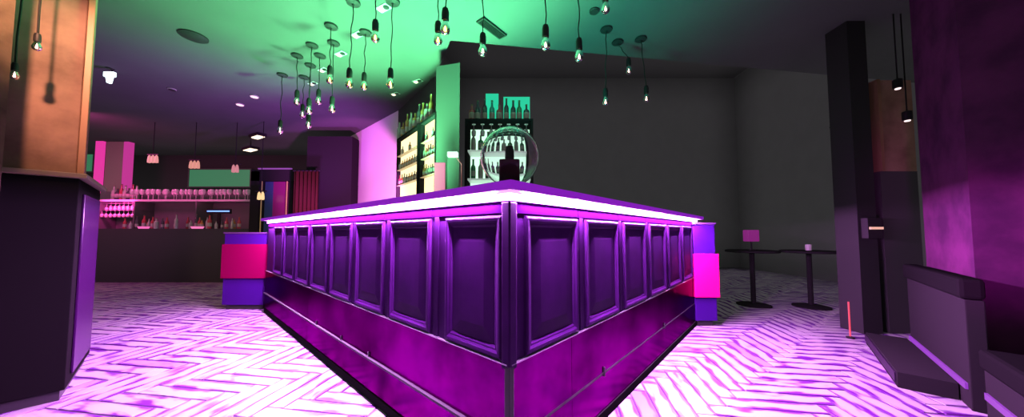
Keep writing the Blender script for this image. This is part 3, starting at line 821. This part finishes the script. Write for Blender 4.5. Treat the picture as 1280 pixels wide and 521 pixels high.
# far right room bits
def small_table(px, Y, lab):
    q = at_y(px, 300, Y)
    t = thing('side_table', lab, 'table', (q.x, Y, 0))
    MB().lathe([(.30, .73), (.31, .735), (.31, .755), (.30, .76)], 28).build('table_top', DARK, t)
    MB().lathe([(.03, .03), (.03, .73)], 12).build('pedestal', DARK, t)
    MB().lathe([(.2, 0), (.2, .015), (.03, .03)], 24).build('foot', DARK, t)
    return q
q = small_table(1010, 4.2, 'dim round table at the back right with a small candle glass')
cd = thing('candle_glass', 'tiny candle glass glowing on the back right table', 'candle', (q.x, 4.2, .761))
MB().lathe([(.03, 0), (.034, .002), (.036, .08), (.033, .08), (.03, .01), (.001, .008)], 16).build('glass', GLM, cd, smooth=True)
MB().lathe([(.02, .012), (.02, .04), (.004, .042), (.003, .055)], 12).build('wax', emis('candle wax', (1, .85, .8), 1.2), cd)
q = small_table(939, 4.3, 'dim round table at the back right beside a violet lamp')
vl = thing('table_lamp', 'small violet table lamp glowing dimly at the back right', 'lamp', (q.x, 4.3, .761))
MB().lathe([(.05, 0), (.05, .01), (.01, .015), (.01, .12)], 14).build('base', SOCK, vl)
MB().box(-.08, .08, -.05, .05, .12, .28).build('lamp_shade', emis('violet shade', (.28, .01, .22), .7), vl, bevel=.01)
q = at_y(1097, 285, 3.0)
t = thing('wall_sign', 'tiny warm glowing label light on the dark pillar at right', 'light', (q.x, q.y, q.z))
MB().box(-.06, .06, 0, .02, -.012, .012).build('lens', emis('warm label', (1, .5, .4), .9), t)
MB().box(-.07, .07, .02, .08, -.10, .10).build('plate', SOCK, t)
struct(MB().box(q.x - .1, q.x + .09, q.y + .081, q.y + .3, 0, CH).build('trim_dark_pillar', mat('pillar black', (.015, .014, .015), .8, spec=.02)), 'black square pillar')

# ================================================================== LIGHTS
def light(kind, name, loc, col, energy, target=None, size=.1, size_y=None, spot=None, blend=.5, parent=None):
    d = bpy.data.lights.new(name, kind); d.color = col; d.energy = energy
    if kind == 'AREA':
        d.size = size
        if size_y: d.shape = 'RECTANGLE'; d.size_y = size_y
    else: d.shadow_soft_size = size
    if kind == 'SPOT': d.spot_size = math.radians(spot); d.spot_blend = blend
    o = bpy.data.objects.new(name, d); COL.objects.link(o); o.location = loc
    if target is not None:
        o.rotation_euler = (Vector(target) - Vector(loc)).to_track_quat('-Z', 'Y').to_euler()
    return o
LC_ = (.86, .31, 1.0)
def led(side, Ln, watt, tilt):
    d = bpy.data.lights.new('under_counter_strip', 'AREA'); d.shape = 'RECTANGLE'; d.size = Ln - .1; d.size_y = .016; d.energy = watt; d.color = LC_
    o = bpy.data.objects.new('under_counter_strip', d); COL.objects.link(o); o.parent = bar
    off = .0235
    if side == 'R': p = Vector((Ln / 2, -off, 1.1505)); dr = Vector((0, -math.sin(tilt), -math.cos(tilt))); ax = Vector((1, 0, 0))
    else: p = Vector((-off, Ln / 2, 1.1505)); dr = Vector((-math.sin(tilt), 0, -math.cos(tilt))); ax = Vector((0, 1, 0))
    z = -dr; y = z.cross(ax)
    o.matrix_local = Matrix.Translation(p) @ Matrix((ax, y, z)).transposed().to_4x4()
led('R', LC, 900, math.radians(34)); led('L', LL, 1150, math.radians(34))
# green uplights behind the counter
light('SPOT', 'green_uplight', (-1.07, 3.05, 1.05), (.17, 1.0, .36), 6300, (-1.5, 2.35, 3.2), .25, spot=116, blend=.6)
light('SPOT', 'teal_uplight', (.15, 2.5, 1.05), (.0, .75, .46), 1150, (.25, 2.4, 3.2), .25, spot=110, blend=.8)
light('SPOT', 'green_far_uplight', (-2.25, 4.15, 1.0), (.18, .85, .33), 1600, (-3.4, 2.6, 3.2), .1, spot=110, blend=.8)
# violet uplight in front of the pink wall and pink wash
light('SPOT', 'violet_uplight', (-3.2, 4.9, .95), (.55, .08, .9), 800, (-4.2, 5.2, 3.2), .1, spot=110, blend=.8)
light('SPOT', 'pink_wash', (-1.4, 3.3, 1.0), (1, .16, .92), 2500, ((P1 + P2) * .5).xy.to_3d() + Vector((0, 0, 1.8)), .1, spot=50, blend=.3)
# warm spot on copper pier
light('SPOT', 'warm_spot', (-1.9, 1.0, 2.6), (1, .45, .27), 500, (-2.75, 2.0, 1.95), .03, spot=50, blend=.8)
light('SPOT', 'warm_spot_right', (3.4, 2.4, 3.0), (1, .45, .2), 60, (3.8, 3.1, 1.7), .04, spot=50, blend=.4)
light('SPOT', 'violet_fill_right', (1.6, .9, .5), (.80, .02, .80), 260, (3.1, 1.95, 1.02), .1, spot=36, blend=1)  # added fill without a fitting, stands in for strip light on the pillar
light('AREA', 'rack_fill', (fx(140), YF + .0, fz(252)), (1, .05, .42), 22, (fx(140), YF + .35, fz(270)), .7, size_y=.05)  # added unseen light to turn the hanging glasses magenta
light('AREA', 'shelf_fill', (fx(225), YF - .1, fz(252)), (1, .06, .42), 6, (fx(225), YF + .3, fz(238)), 2.4, size_y=.04)  # added unseen light to turn the upper shelf glasses pink
light('AREA', 'magenta_far', (-8.0, 5.2, 2.9), (1, .08, .45), 70, (-8.0, 6.7, 1.6), .6)

# ================================================================== WORLD, CAMERA, VIEW
w = bpy.data.worlds.new('World'); SC.world = w; w.use_nodes = True
bg = w.node_tree.nodes['Background']; bg.inputs[0].default_value = (.031, .029, .031, 1); bg.inputs[1].default_value = 1
SC.cycles.use_fast_gi = True
SC.cycles.fast_gi_method = 'ADD'
w.light_settings.ao_factor = .34
w.light_settings.distance = 1.0
cd_ = bpy.data.cameras.new('Camera'); cam = bpy.data.objects.new('Camera', cd_); COL.objects.link(cam)
cam.location = (0, 0, CZ); cam.rotation_euler = (PI / 2 + PITCH, 0, 0)
cd_.sensor_width = 36; cd_.lens = F / 1280 * 36; cd_.shift_y = (CY - 260.5) / 1280; cd_.clip_start = .02
SC.camera = cam
SC.view_settings.view_transform = 'Standard'; SC.view_settings.look = 'None'
SC.view_settings.exposure = 0; SC.view_settings.gamma = 1
SC.view_settings.use_curve_mapping = False
